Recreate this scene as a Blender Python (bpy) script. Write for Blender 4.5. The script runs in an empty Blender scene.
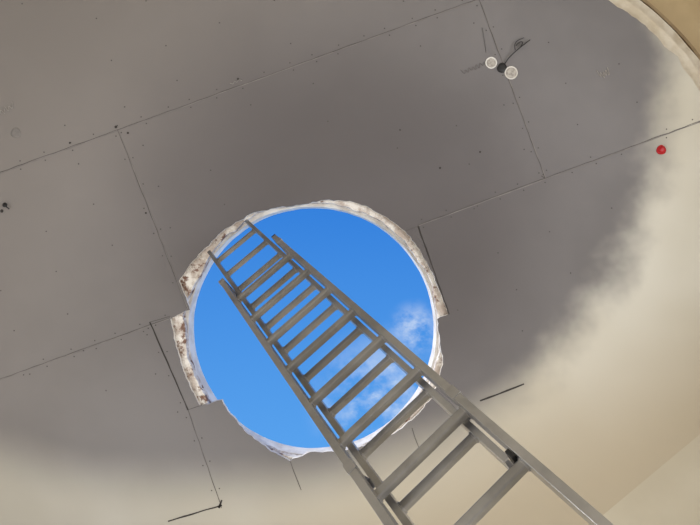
import bpy, bmesh, math, random
from mathutils import Vector, Matrix, noise
from mathutils.geometry import tessellate_polygon
random.seed(4)
S=bpy.context.scene
S.view_settings.view_transform='Standard'
CAMZ=1.5; F=525.0; HC=3.6     # camera height, focal px, ceiling height over camera
ZC=CAMZ+HC
def P(u,v,Z=HC): return Vector(((u-350)/F*Z,(v-262.5)/F*Z,CAMZ+Z))
def s2l(c):
    return tuple(((x/255)/12.92 if x/255<=.04045 else ((x/255+.055)/1.055)**2.4) for x in c)+(1,)
def link(o,parent=None):
    S.collection.objects.link(o)
    if parent: o.parent=parent
    return o
def mesh(name,vs,fs,mat=None,parent=None,smooth=False):
    m=bpy.data.meshes.new(name); m.from_pydata([tuple(v) for v in vs],[],fs); m.update()
    if mat: m.materials.append(mat)
    if smooth:
        for p in m.polygons: p.use_smooth=True
    return link(bpy.data.objects.new(name,m),parent)
def empty(name,loc=(0,0,0)):
    e=bpy.data.objects.new(name,None); e.empty_display_size=.1; e.location=loc; return link(e)
# ---------- materials
class N:
    def __init__(s,name):
        s.m=bpy.data.materials.new(name); s.m.use_nodes=True; s.t=s.m.node_tree; s.b=s.t.nodes['Principled BSDF']
        s.tc=s.t.nodes.new('ShaderNodeTexCoord')
    def new(s,t,**k):
        n=s.t.nodes.new(t)
        for a,b in k.items(): setattr(n,a,b)
        return n
    def l(s,a,b): s.t.links.new(a,b)
    def noise(s,scale,detail=4,rough=.55,vec=None):
        n=s.new('ShaderNodeTexNoise'); n.inputs['Scale'].default_value=scale; n.inputs['Detail'].default_value=detail; n.inputs['Roughness'].default_value=rough
        s.l(vec or s.tc.outputs['Object'],n.inputs['Vector']); return n.outputs['Fac']
    def math(s,op,a,b=None,c=None):
        n=s.new('ShaderNodeMath',operation=op)
        for i,x in enumerate((a,b,c)):
            if x is None: continue
            if isinstance(x,(int,float)): n.inputs[i].default_value=x
            else: s.l(x,n.inputs[i])
        return n.outputs[0]
    def rng(s,v,a,b,c=0,d=1,smooth=True):
        n=s.new('ShaderNodeMapRange'); n.interpolation_type='SMOOTHSTEP' if smooth else 'LINEAR'
        s.l(v,n.inputs[0]); 
        for i,x in enumerate((a,b,c,d)): n.inputs[1+i].default_value=x
        return n.outputs[0]
    def mix(s,f,a,b):
        n=s.new('ShaderNodeMix',data_type='RGBA')
        if isinstance(f,(int,float)): n.inputs[0].default_value=f
        else: s.l(f,n.inputs[0])
        for i,x in ((6,a),(7,b)):
            if isinstance(x,tuple): n.inputs[i].default_value=x
            else: s.l(x,n.inputs[i])
        return n.outputs[2]
    def bump(s,h,st=.2,dist=.01):
        n=s.new('ShaderNodeBump'); n.inputs['Strength'].default_value=st; n.inputs['Distance'].default_value=dist
        s.l(h,n.inputs['Height']); s.l(n.outputs[0],s.b.inputs['Normal'])
def simple(name,c1,c2,scale=8,rough=.8,metal=0,bump=.15,lo=.35,hi=.65):
    n=N(name); f=n.noise(scale,5); n.l(n.mix(n.rng(f,lo,hi),s2l(c1),s2l(c2)),n.b.inputs['Base Color'])
    n.b.inputs['Roughness'].default_value=rough; n.b.inputs['Metallic'].default_value=metal
    if bump: n.bump(n.noise(scale*6,3),bump,.004)
    return n.m
# ceiling paint, plus a darker zone around the opening
n=N('ceiling_sprayed_plasterboard')
sep=n.new('ShaderNodeSeparateXYZ'); n.l(n.tc.outputs['Object'],sep.inputs[0]); X,Y=sep.outputs[0],sep.outputs[1]
k=HC/F
def dist(cx,cy,sxl,sxr,sy):
    x=n.math('SUBTRACT',X,(cx-350)*k); y=n.math('SUBTRACT',Y,(cy-262.5)*k)
    neg=n.math('MULTIPLY',n.math('MINIMUM',x,0),sxl); pos=n.math('MULTIPLY',n.math('MAXIMUM',x,0),sxr)
    x=n.math('ADD',neg,pos); y=n.math('MULTIPLY',y,sy)
    return n.math('DIVIDE',n.math('SQRT',n.math('ADD',n.math('MULTIPLY',x,x),n.math('MULTIPLY',y,y))),k)
n1=n.math('SUBTRACT',n.noise(.9,1),.5); n2=n.math('SUBTRACT',n.noise(3.2,3,.55),.5)
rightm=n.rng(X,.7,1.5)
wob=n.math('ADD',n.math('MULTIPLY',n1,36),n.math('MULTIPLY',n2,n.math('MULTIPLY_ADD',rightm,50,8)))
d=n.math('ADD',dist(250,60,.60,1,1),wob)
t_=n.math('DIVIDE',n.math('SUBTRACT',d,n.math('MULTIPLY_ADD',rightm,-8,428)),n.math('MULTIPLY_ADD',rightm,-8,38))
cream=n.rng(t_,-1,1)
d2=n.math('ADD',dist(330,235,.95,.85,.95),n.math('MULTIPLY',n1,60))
dark=n.rng(d2,95,260,1,0)  # base colour gets darker around the opening
g=n.mix(n.rng(n.noise(1.4,3),.35,.65),s2l((128,125,126)),s2l((121,118,119)))
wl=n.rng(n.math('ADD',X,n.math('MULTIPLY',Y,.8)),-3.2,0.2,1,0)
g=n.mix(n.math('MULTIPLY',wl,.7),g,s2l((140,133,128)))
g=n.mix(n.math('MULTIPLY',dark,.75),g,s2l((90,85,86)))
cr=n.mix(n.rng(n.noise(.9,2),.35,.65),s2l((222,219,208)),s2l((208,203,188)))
tan=n.rng(n.math('ADD',n.math('MULTIPLY',X,.5),Y),1.0,2.4)  # tan towards lower right, partly lighting put into the cream colour
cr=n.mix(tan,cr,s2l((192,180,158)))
cream_amt=n.rng(X,-1.9,.6,.6,1)  # cream mixed in weaker towards the left
col=n.mix(n.math('MULTIPLY',cream,cream_amt),g,cr)
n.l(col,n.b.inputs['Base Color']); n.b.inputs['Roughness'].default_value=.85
n.bump(n.noise(22,4),.08,.004)
CEIL=n.m
WALL=simple('cream_plaster',(205,197,178),(197,188,168),1.2,bump=.05)
WHITE=simple('chipped_white_plaster',(236,234,230),(214,208,201),9,bump=.5)
n=N('broken_edge_plaster')
sep2=n.new('ShaderNodeSeparateXYZ'); n.l(n.tc.outputs['Object'],sep2.inputs[0])
lft=n.rng(sep2.outputs[0],-1.3,.3,.03,-.04)
f=n.noise(11,6,.7); c=n.mix(n.rng(f,.40,.60),s2l((236,231,224)),s2l((190,176,165)))
f2=n.math('ADD',n.noise(18,5,.65),lft)
c=n.mix(n.rng(f2,.53,.64),c,s2l((124,94,80)))
n.l(c,n.b.inputs['Base Color']); n.b.inputs['Roughness'].default_value=.9; n.bump(f,.8,.02); EDGE=n.m
SEAM=simple('seam_gap',(80,75,74),(96,91,89),10)
FILL=simple('seam_filler',(136,131,128),(120,116,114),14)
SCREW=simple('screw_head_dark',(66,62,60),(78,74,72),30,rough=.6)
FLOOR=simple('concrete_floor',(165,162,157),(142,139,134),3)
BLACK=simple('black_plastic',(22,22,24),(32,32,34),20,rough=.5)
RED=simple('red_plastic',(200,20,35),(180,12,28),20,rough=.4)
PUTTY=simple('filler_patch',(190,184,176),(150,144,138),60)
PENCIL=simple('pencil_mark',(70,65,63),(90,84,80),30)
CHALK=simple('chalk_mark',(165,160,155),(145,140,136),40)
ALU=simple('brushed_aluminium',(186,185,186),(160,159,160),5,rough=.3,metal=.8,bump=0)
RUNG=simple('rung_aluminium',(172,170,168),(146,144,142),5,rough=.38,metal=.65,bump=0)
BLOCK=simple('tan_render',(205,184,146),(186,164,126),1.6,bump=.1)
# ---------- ceiling
hole_px=[(250,214),(275,208),(300,205),(325,200),(350,201),(370,208),(390,220),(405,231),(420,250),(432,272),(440,292),(449,314),(437,319),(440,340),(443,360),(440,378),(432,398),(415,417),(395,433),(365,446),(335,452),(310,452),(290,461),(268,449),(248,434),(230,414),(222,400),(200,406),(186,378),(176,347),(170,318),(190,310),(179,281),(190,264),(205,248),(225,229)]
H=[]
for i,p in enumerate(hole_px):
    q=hole_px[(i+1)%len(hole_px)]
    a=Vector(p);b_=Vector(q);m=max(2,int((b_-a).length/4))
    for j in range(m):
        w=a.lerp(b_,j/m)
        if j>0: w+=Vector((random.uniform(-.7,.7),random.uniform(-.7,.7)))
        H.append(w)
nx,ny=.64,.768
XR,YB,XL,YT=3.4,3.2,-4.0,-3.2
def upx(x): return x/k+350
def vpx(y): return y/k+262.5
acx,acy,ar=457.5,242.5,286
arc=[]
for i in range(61):
    a=math.radians(-77+67*i/60); rj=ar+5*noise.noise(Vector((i*.35,0,0)))+random.uniform(-.6,.6)
    arc.append(Vector((acx+rj*math.cos(a),acy+rj*math.sin(a))))
D0=2.44
yr=(D0-nx*XR)/ny; xb=(D0-ny*YB)/nx
out=[Vector((upx(XL),vpx(YT))),Vector((522,vpx(YT)))]+arc+[Vector((upx(XR),193)),Vector((upx(XR),vpx(yr))),Vector((upx(xb),vpx(YB))),Vector((upx(XL),vpx(YB)))]
o3=[P(p.x,p.y) for p in out]; h3=[P(p.x,p.y) for p in H]
tris=tessellate_polygon([o3,h3])
T=.025
allv=o3+h3; nA=len(allv)
vs=allv+[v+Vector((0,0,T)) for v in allv]
fs=[tuple(t) for t in tris]+[tuple(i+nA for i in reversed(t)) for t in tris]
def ring(s,c):
    return [(s+i,s+(i+1)%c,s+(i+1)%c+nA,s+i+nA) for i in range(c)]
fs+=ring(0,len(o3))+ring(len(o3),len(h3))
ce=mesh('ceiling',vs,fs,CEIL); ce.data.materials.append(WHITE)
nt=2*len(tris)
for i,p in enumerate(ce.data.polygons):
    if i>=nt: p.material_index=1
def fixn(o):
    bm=bmesh.new(); bm.from_mesh(o.data); bmesh.ops.recalc_face_normals(bm,faces=bm.faces); bm.to_mesh(o.data); bm.free()
fixn(ce)
def deck(name,Zb,Zt,cu,cv,rpx,outer,mat,jit=0,parent=None):
    c=P(cu,cv,Zb); r=rpx/F*Zb; M=220; vs=[];fs=[]
    for i in range(M):
        a=2*math.pi*i/M; dr=Vector((math.cos(a),math.sin(a),0))
        r0=r+jit*noise.noise(Vector((dr.x*4,dr.y*4,1)))+jit*.5*noise.noise(Vector((dr.x*14,dr.y*14,3)))
        b=c+dr*r0; b.z=CAMZ+Zb; t=c+dr*(r0); t.z=CAMZ+Zt
        ob=c+dr*outer; ob.z=CAMZ+Zb; ot=c+dr*outer; ot.z=CAMZ+Zt
        vs+=[b,ob,ot,t]
    for i in range(M):
        A=4*i;B=4*((i+1)%M)
        for q in range(4): fs.append((A+q,A+(q+1)%4,B+(q+1)%4,B+q))
    o=mesh(name,vs,fs,mat,parent); fixn(o)
    return o
sk=empty('skylight_opening')
deck('broken_rim',HC+.028,HC+.09,312.5,330,127.5,1.25,EDGE,.028,sk)
deck('plaster_collar',HC+.091,HC+.22,312.5,330.5,124,1.25,WHITE,.004,sk)
cc=P(314,328,HC+.24); rr=1.0
hc=[Vector((cc.x+rr*math.cos(2*math.pi*i/64),cc.y+rr*math.sin(2*math.pi*i/64),ZC+.245)) for i in range(64)]
o4=[Vector((x,y,ZC+.245)) for x,y in ((XL,YT),(XR,YT),(XR,YB),(XL,YB))]
tr=tessellate_polygon([o4,hc]); mesh('roof_deck',o4+hc,[tuple(t) for t in tr],BLOCK)
def arcband(name,r0,r1,Z,Zt,mat,jit=0):
    vs=[];fs=[];M=90
    for i in range(M+1):
        a=math.radians(-85+82*i/M)
        j=jit*noise.noise(Vector((a*12,r0,0)))
        for r,z in ((r0+j,Z),(r1+j*.5,Z),(r1+j*.5,Zt),(r0+j,Zt)):
            p=P(acx+r*math.cos(a),acy+r*math.sin(a)); p.z=CAMZ+z; vs.append(p)
    for i in range(M):
        A=4*i;B=A+4
        for q in range(4): fs.append((A+q,B+q,B+(q+1)%4,A+(q+1)%4))
    return mesh(name,vs,fs,mat)
TRIM=simple('arch_trim_plaster',(226,218,202),(200,188,166),6)
TRIM2=simple('arch_trim_brown',(150,128,100),(176,154,122),6)
arcband('trim_1',278,299,HC+.03,HC+.09,TRIM,5)
arcband('trim_2',297,302,HC+.07,HC+.11,TRIM2,3)
arcband('trim_3',301,313,HC+.09,HC+.15,TRIM,2)
arcband('trim_4',312,315,HC+.13,HC+.18,TRIM2,1)
arcband('trim_5',326,329,HC+.2,HC+.24,TRIM2,1)
prof=[]
for i in range(13):
    a=math.pi/2*i/12; prof.append((D0+.46*math.sin(a), ZC-.46*(1-math.cos(a))))
vs=[];fs=[]
for dd,z in prof:
    yr=(dd-nx*XR)/ny; xb=(dd-ny*YB)/nx
    vs+=[(XR,yr,z),(xb,YB,z)]
for i in range(12): fs.append((2*i,2*i+1,2*i+3,2*i+2))
mesh('cove',vs,fs,WALL,smooth=True)
dd=D0+.46; yr2=(dd-nx*XR)/ny; xb2=(dd-ny*YB)/nx; zt=ZC-.46
def wall(name,a,b,z0,z1,mat=WALL,th=.12,out=None):
    a=Vector(a);b=Vector(b); d=(b-a).normalized(); nn=Vector((-d.y,d.x))
    if out and nn.dot(Vector(out))<0: nn=-nn
    q=[a,b,b+nn*th,a+nn*th]
    vs=[(p.x,p.y,z0) for p in q]+[(p.x,p.y,z1) for p in q]
    return mesh(name,vs,[(0,1,2,3),(4,5,6,7),(0,1,5,4),(1,2,6,5),(2,3,7,6),(3,0,4,7)],mat)
wall('wall_ladder_side',(XR,yr2),(xb2,YB),0,zt,out=(nx,ny))
wall('wall_right',(XR,YT),(XR,yr2),0,ZC+.24,out=(1,0))
wall('wall_left',(XL,YT),(XL,YB),0,ZC+.24,out=(-1,0))
wall('wall_back',(XL,YT),(XR,YT),0,ZC+.24,out=(0,-1))
wall('wall_front',(XL,YB),(xb2,YB),0,ZC+.24,out=(0,1))
mesh('floor',[(XL,YT,0),(XR,YT,0),(XR,YB,0),(XL,YB,0)],[(0,1,2,3)],FLOOR)
# ---------- seams
def ribbon(bag,a,b,wpx,dz=.0015,jit=.3):
    a=Vector(a);b=Vector(b);L=(b-a).length;m=max(1,int(L/8));d=(b-a).normalized();nn=Vector((-d.y,d.x))
    vs,fs=bag; s=len(vs)
    for i in range(m+1):
        c=a.lerp(b,i/m)+nn*random.uniform(-jit,jit); w=wpx/2*random.uniform(.6,1.3)
        for sg in (-1,1):
            p=P(c.x+nn.x*w*sg,c.y+nn.y*w*sg); p.z-=dz; vs.append(p)
    for i in range(m): fs.append((s+2*i,s+2*i+1,s+2*i+3,s+2*i+2))
seams=[((-180,238),(560,-31)),((-180,444),(172,317)),((418,225),(760,99)),((118,130),(187,308)),((478,-3),(545,178)),((545,178),(541,176)),
 ((150,322),(188,410)),((188,410),(222,508)),((418,226),(449,314)),((405,231),(418,226)),((290,461),(301,490)),((412,428),(421,455)),((188,410),(202,405)),((150,322),(170,316))]
bag=([],[]);bag2=([],[]);bag3=([],[])
for i,(a,b) in enumerate(seams):
    ribbon(bag3 if i in (6,8) else bag,a,b,.6 if i not in(6,8) else 1.3)
    if i<5: ribbon(bag2,(Vector(a)+Vector((.7,.7))),(Vector(b)+Vector((.7,.7))),.8,.001)
ribbon(bag3,(168,521),(222,505),1.3); ribbon(bag3,(480,401),(524,384),1.5); ribbon(bag3,(222,500),(219,508),2)
DARK=simple('open_crack',(50,46,44),(62,57,55),12)
mesh('board_joint_gaps',bag[0],bag[1],SEAM); mesh('board_joint_filler',bag2[0],bag2[1],FILL); mesh('ceiling_cracks',bag3[0],bag3[1],DARK)
def dot(bag,u,v,r,dz=.002,nseg=8):
    vs,fs=bag;s=len(vs);c=P(u,v)
    for i in range(nseg):
        a=2*math.pi*i/nseg; vs.append((c.x+r*math.cos(a),c.y+r*math.sin(a),c.z-dz))
    fs.append(tuple(range(s,s+nseg)))
def inhole(u,v):
    return (u-312)**2+(v-330)**2<146**2 or (Vector((u-acx,v-acy)).length>276 and u>acx and v<acy)
sb=([],[])
for (a,b) in seams[:5]+seams[6:8]:
    a=Vector(a);b=Vector(b);L=(b-a).length;d=(b-a)/L;nn=Vector((-d.y,d.x));t=6
    while t<L:
        for sg in(-1,1):
            p=a+d*(t+random.uniform(-3,3))+nn*sg*4
            if not inhole(*p) and random.random()<.8: dot(sb,p.x,p.y,.0048)
        t+=26
e1=Vector((.94,-.342));e2=Vector((.342,.94))
for i in range(-8,12):
    for j in range(-6,8):
        p=Vector((118,130))+e1*(i*60+15)+e2*(j*44+22)+Vector((random.uniform(-5,5),random.uniform(-4,4)))
        if not inhole(*p) and random.random()<.6 and (p-Vector((250,60))).length<400: dot(sb,p.x,p.y,.005)
mesh('plasterboard_screws',sb[0],sb[1],SCREW)
hb=([],[])
for u,v,r in ((116,127,.010),(128,133,.008),(238,79,.008),(440,168,.008),(70,143,.007),(2,211,.012),(146,213,.007),(480,152,.007),(400,130,.006)): dot(hb,u,v,r,.0022,10)
mesh('drill_holes',hb[0],hb[1],DARK)
# ---------- curves (marks)
def curve(name,pts,r,mat,parent=None):
    c=bpy.data.curves.new(name,'CURVE'); c.dimensions='3D'; c.bevel_depth=r; c.bevel_resolution=1
    s=c.splines.new('NURBS'); s.points.add(len(pts)-1); s.use_endpoint_u=True; s.order_u=3
    for i,p in enumerate(pts): s.points[i].co=(*p,1)
    c.materials.append(mat); return link(bpy.data.objects.new(name,c),parent)
def scrib(name,cu,cv,w,h,nn,mat,parent=None,ang=-.4,r=.0022):
    pts=[]
    for i in range(nn):
        t=i/(nn-1); x=(t-.5)*w; y=(h/2)*(1 if i%2 else -1)*random.uniform(.6,1)
        pts.append(P(cu+x*math.cos(ang)-y*math.sin(ang),cv+x*math.sin(ang)+y*math.cos(ang))-Vector((0,0,.002)))
    return curve(name,pts,r,mat,parent)
scrib('chalk_scribble',604,74,11,14,9,CHALK,r=.003)
scrib('chalk_scribble',6,110,18,12,9,CHALK,r=.003)
scrib('pencil_scribble',474,68,26,9,14,PENCIL,r=.0009)
scrib('chalk_scribble',236,82,12,4,6,CHALK)
def disc(name,u,v,r,h,mat,parent,bev=.3,n_=28):
    c=P(u,v);vs=[];fs=[]
    pr=[(r,0),(r,-h*.5),(r*(1-bev*.5),-h),(r*.3,-h)]
    for rr_,z in pr:
        for i in range(n_):
            a=2*math.pi*i/n_; q=1+.05*math.sin(3*a); vs.append((c.x+rr_*q*math.cos(a),c.y+rr_*q*math.sin(a),c.z+z))
    for j in range(len(pr)-1):
        for i in range(n_): fs.append((j*n_+i,j*n_+(i+1)%n_,(j+1)*n_+(i+1)%n_,(j+1)*n_+i))
    fs.append(tuple((len(pr)-1)*n_+i for i in range(n_)))
    return mesh(name,vs,fs,mat,parent,True)
def annulus(name,u,v,r,rt,mat,parent):
    pts=[P(u,v)+Vector((r*math.cos(a),r*math.sin(a),-.004)) for a in [2*math.pi*i/24 for i in range(25)]]
    return curve(name,pts,rt,mat,parent)
co=empty('cable_outlet')
disc('filler_patch_1',491,63,.038,.004,PUTTY,co); disc('filler_patch_2',511,73,.042,.004,PUTTY,co)
annulus('patch_ring_1',491,63,.036,.005,WHITE,co); annulus('patch_ring_2',511,73,.041,.005,WHITE,co)
disc('outlet_hole',502,68,.034,.008,BLACK,co)
def wire(pts,nm,r=.0025): return curve(nm,[P(u,v)-Vector((0,0,z)) for u,v,z in pts],r,BLACK,co)
wire([(503,67,.0),(506,61,.02),(512,55,.03),(519,49,.03),(529,41,.02)],'wire_1',.0035)
wire([(514,52,.03),(513,46,.02),(517,41,.02),(523,39,.02)],'wire_2')
wire([(519,49,.03),(523,43,.02),(518,43,.02),(515,47,.02)],'wire_3',.0035)
wire([(486,53,.0),(484,40,.01),(482,28,.005)],'wire_4',.0012)
co2=empty('ceiling_hook'); disc('hook_base',5,205,.016,.006,BLACK,co2); curve('hook_wire',[P(5,205),P(5,204)-Vector((0,0,.03)),P(9,207)-Vector((0,0,.03)),P(10,209)-Vector((0,0,.01))],.004,BLACK,co2)
rc=empty('red_marker_cap'); disc('cap_base',661,150,.032,.01,RED,rc,.2); disc('cap_dome',661,150,.024,.022,RED,rc,.6)
st=empty('filler_stain'); disc('dab',16,133,.035,.002,FILL,st)
# ---------- ladder
Dv=Vector((-.543,-.397,1)).normalized()
ev=Vector((.746,-.650,.147)); ev=(ev-Dv*ev.dot(Dv)).normalized()
nv=Dv.cross(ev).normalized()
if nv.z<0: nv=-nv
lad=empty('extension_ladder')
def extr(name,prof,a,b,U,V,mat,parent,bev=.0015):
    m=len(prof); vs=[a+U*p[0]+V*p[1] for p in prof]+[b+U*p[0]+V*p[1] for p in prof]
    fs=[(i,(i+1)%m,m+(i+1)%m,m+i) for i in range(m)]+[tuple(range(m))[::-1],tuple(range(m,2*m))]
    o=mesh(name,vs,fs,mat,parent); fixn(o)
    if bev:
        md=o.modifiers.new('b','BEVEL'); md.width=bev; md.segments=2; md.limit_method='ANGLE'
    return o
def cprof(w,dep,t,sg):
    a=-w/2*sg; b=w/2*sg; c=dep/2
    return [(a,-c),(b,-c),(b,-c+t*2),(a+t*sg,-c+t*2),(a+t*sg,c-t*2),(b,c-t*2),(b,c),(a,c)]
def section(tag,cen0,w,zbotL,zbotR,ztop,rung0,dep,rw,rh):
    def at(z,side):
        base=cen0+ev*side*(w/2-rw/2)
        return base+Dv*((z-base.z)/Dv.z)
    for sd,nm,zb in ((-1,'left',zbotL),(1,'right',zbotR)):
        zt_=ztop+ev.z*sd*w/2
        extr(f'{tag}_rail_{nm}',cprof(rw,dep,.004,sd),at(zb,sd),at(zt_,sd),ev,nv,ALU,lad)
        c=at(zt_,sd)
        extr(f'{tag}_end_cap_{nm}',[(-rw*.52,-dep*.51),(rw*.52,-dep*.51),(rw*.52,dep*.51),(-rw*.52,dep*.51)],c-Dv*.006,c+Dv*.004,ev,nv,BLACK,lad)
    z=rung0;i=0
    sq=[(rh*math.copysign(abs(math.cos(a))**.45,math.cos(a)),rh*math.copysign(abs(math.sin(a))**.45,math.sin(a))) for a in [2*math.pi*q/20 for q in range(20)]]
    while z<ztop-.04:
        c=cen0+Dv*((z-cen0.z)/Dv.z)
        if z>max(zbotL,zbotR)+.03:
            i+=1; hw=w/2-rw*.75
            extr(f'{tag}_rung_{i}',sq,c-ev*hw,c+ev*hw,Dv,nv,RUNG,lad,0)
            for s2 in(-1,1):
                extr(f'{tag}_collar_{i}_{"l" if s2<0 else "r"}',[(x*1.2,y*1.2) for x,y in sq],c+ev*s2*(hw-.012),c+ev*s2*(hw+.004),Dv,nv,ALU,lad,0)
        z+=sp
    return at
sp=.25*Dv.z
cA=Vector((-.578,-.007,CAMZ+3.047)); cB=cA+nv*.064
rA=CAMZ+1.375; rA0=rA
while rA0-sp>.12: rA0-=sp
atA=section('base',cA,.42,.03,.03,CAMZ+3.047,rA0,.064,.027,.0155)
atB=section('fly',cB,.35,CAMZ+1.44,CAMZ+1.49,CAMZ+3.586,rA+sp,.056,.023,.014)
for sd,nm in((-1,'left'),(1,'right')):
    c=atA(.03,sd)
    v=[(-.03,-.05),(.03,-.05),(.03,.05),(-.03,.05)]
    mesh(f'foot_{nm}',[(c.x+x,c.y+y,z) for z in(0,.07) for x,y in v],[(0,1,2,3),(4,5,6,7),(0,1,5,4),(1,2,6,5),(2,3,7,6),(3,0,4,7)],BLACK,lad)
for sd,nm in((-1,'left'),(1,'right')):
    for zz,t2 in((CAMZ+3.0,'top'),(CAMZ+1.66,'lower')):
        c=atA(zz,sd)+nv*.035
        extr(f'guide_bracket_{t2}_{nm}',[(-.018,-.069),(.017,-.069),(.017,.07),(-.018,.07),(-.018,.064),(.0145,.064),(.0145,-.066),(-.018,-.066)],c-Dv*.02,c+Dv*.02,ev*sd,nv,ALU,lad)
c=atA(CAMZ+1.43,1)-ev*.02
extr('lock_hook',[(-.01,-.03),(.004,-.03),(.004,.03),(-.01,.03)],c-Dv*.012,c+Dv*.016,ev,nv,BLACK,lad)
# ---------- unseen windows made up to carry area lamps that light the ceiling
def fill_window(name,cx,cy,cz,w,h,ax,energy,col):
    e=empty(name,(cx,cy,cz))
    a=Vector(ax); t=Vector((-a.y,a.x,0)); up=Vector((0,0,1))
    def bx(nm,u0,u1,v0,v1,d0,d1,mat):
        vs=[t*u+up*v+a*d_ for d_ in(d0,d1) for u,v in((u0,v0),(u1,v0),(u1,v1),(u0,v1))]
        mesh(nm,vs,[(0,1,2,3),(4,5,6,7),(0,1,5,4),(1,2,6,5),(2,3,7,6),(3,0,4,7)],mat,e)
    f=.06
    bx('frame_top',-w/2,w/2,h/2-f,h/2,0,.05,WHITE);bx('frame_bottom',-w/2,w/2,-h/2,-h/2+f,0,.05,WHITE)
    bx('frame_left',-w/2,-w/2+f,-h/2,h/2,0,.05,WHITE);bx('frame_right',w/2-f,w/2,-h/2,h/2,0,.05,WHITE);bx('mullion',-.03,.03,-h/2,h/2,0,.05,WHITE)
    L=bpy.data.lights.new(name+'_fill','AREA'); L.shape='RECTANGLE';L.size=w-.1;L.size_y=h-.1;L.energy=energy;L.color=col  # added fill lamp, set in front of a frame on solid wall
    o=link(bpy.data.objects.new('fill_lamp',L),e); o.location=a*.06
    o.rotation_euler=a.to_track_quat('-Z','Y').to_euler()
fill_window('fill_window_1',XR,-.6,1.5,2.2,2.0,(-1,0,0),165,(.97,.97,1))
fill_window('fill_window_2',XL,.6,1.5,2.6,2.0,(1,0,0),112,(.97,.98,1))
fill_window('fill_window_3',-1.5,YB,1.5,2.6,2.0,(0,-1,0),72,(.97,.98,1))
# ---------- world
w=bpy.data.worlds.new('sky'); S.world=w; w.use_nodes=True; t=w.node_tree; bg=t.nodes['Background']
tc=t.nodes.new('ShaderNodeTexCoord')
def dirpx(u,v): return Vector(((u-350)/F,(v-262.5)/F,1)).normalized()
def blob(u,v,rad,sc,seedoff,thr):
    vd=t.nodes.new('ShaderNodeVectorMath'); vd.operation='DISTANCE'; t.links.new(tc.outputs['Generated'],vd.inputs[0]); vd.inputs[1].default_value=dirpx(u,v)
    mr=t.nodes.new('ShaderNodeMapRange'); mr.interpolation_type='SMOOTHSTEP'; t.links.new(vd.outputs['Value'],mr.inputs[0]); mr.inputs[1].default_value=0; mr.inputs[2].default_value=rad/F; mr.inputs[3].default_value=1; mr.inputs[4].default_value=0
    nz=t.nodes.new('ShaderNodeTexNoise'); nz.inputs['Scale'].default_value=sc; nz.inputs['Detail'].default_value=7; nz.inputs['Roughness'].default_value=.6
    mp=t.nodes.new('ShaderNodeMapping'); mp.inputs['Location'].default_value=(seedoff,0,0); mp.inputs['Scale'].default_value=(1,1.3,1); mp.inputs['Rotation'].default_value=(0,0,.6)
    t.links.new(tc.outputs['Generated'],mp.inputs[0]); t.links.new(mp.outputs[0],nz.inputs[0])
    m2=t.nodes.new('ShaderNodeMapRange'); m2.interpolation_type='SMOOTHSTEP'; t.links.new(nz.outputs['Fac'],m2.inputs[0]); m2.inputs[1].default_value=thr; m2.inputs[2].default_value=thr+.24
    mm=t.nodes.new('ShaderNodeMath'); mm.operation='MULTIPLY'; t.links.new(mr.outputs[0],mm.inputs[0]); t.links.new(m2.outputs[0],mm.inputs[1]); return mm.outputs[0]
b1=blob(416,330,34,14,0,.36); b2=blob(380,400,80,10,3,.34)
ad=t.nodes.new('ShaderNodeMath'); ad.operation='ADD'; ad.use_clamp=True; t.links.new(b1,ad.inputs[0]); t.links.new(b2,ad.inputs[1])
sx=t.nodes.new('ShaderNodeSeparateXYZ'); t.links.new(tc.outputs['Generated'],sx.inputs[0])
gr=t.nodes.new('ShaderNodeMapRange'); t.links.new(sx.outputs[1],gr.inputs[0]); gr.inputs[1].default_value=-.12; gr.inputs[2].default_value=.4
mx=t.nodes.new('ShaderNodeMix'); mx.data_type='RGBA'; t.links.new(gr.outputs[0],mx.inputs[0]); mx.inputs[6].default_value=s2l((52,128,220)); mx.inputs[7].default_value=s2l((92,166,240))
m3=t.nodes.new('ShaderNodeMix'); m3.data_type='RGBA'; t.links.new(ad.outputs[0],m3.inputs[0]); t.links.new(mx.outputs[2],m3.inputs[6]); m3.inputs[7].default_value=s2l((205,222,245))
t.links.new(m3.outputs[2],bg.inputs[0]); bg.inputs[1].default_value=1
su=bpy.data.lights.new('sun','SUN'); su.energy=3; su.angle=.01; su.color=(1,.97,.93)
so=link(bpy.data.objects.new('sun',su)); so.rotation_euler=Vector((.75,.45,-.28)).to_track_quat('-Z','Y').to_euler()
# ---------- camera
cd=bpy.data.cameras.new('camera'); cd.sensor_width=36; cd.lens=27; cd.clip_start=.02
cam=link(bpy.data.objects.new('camera',cd)); cam.location=(0,0,CAMZ); cam.rotation_euler=(math.pi,0,0); S.camera=cam
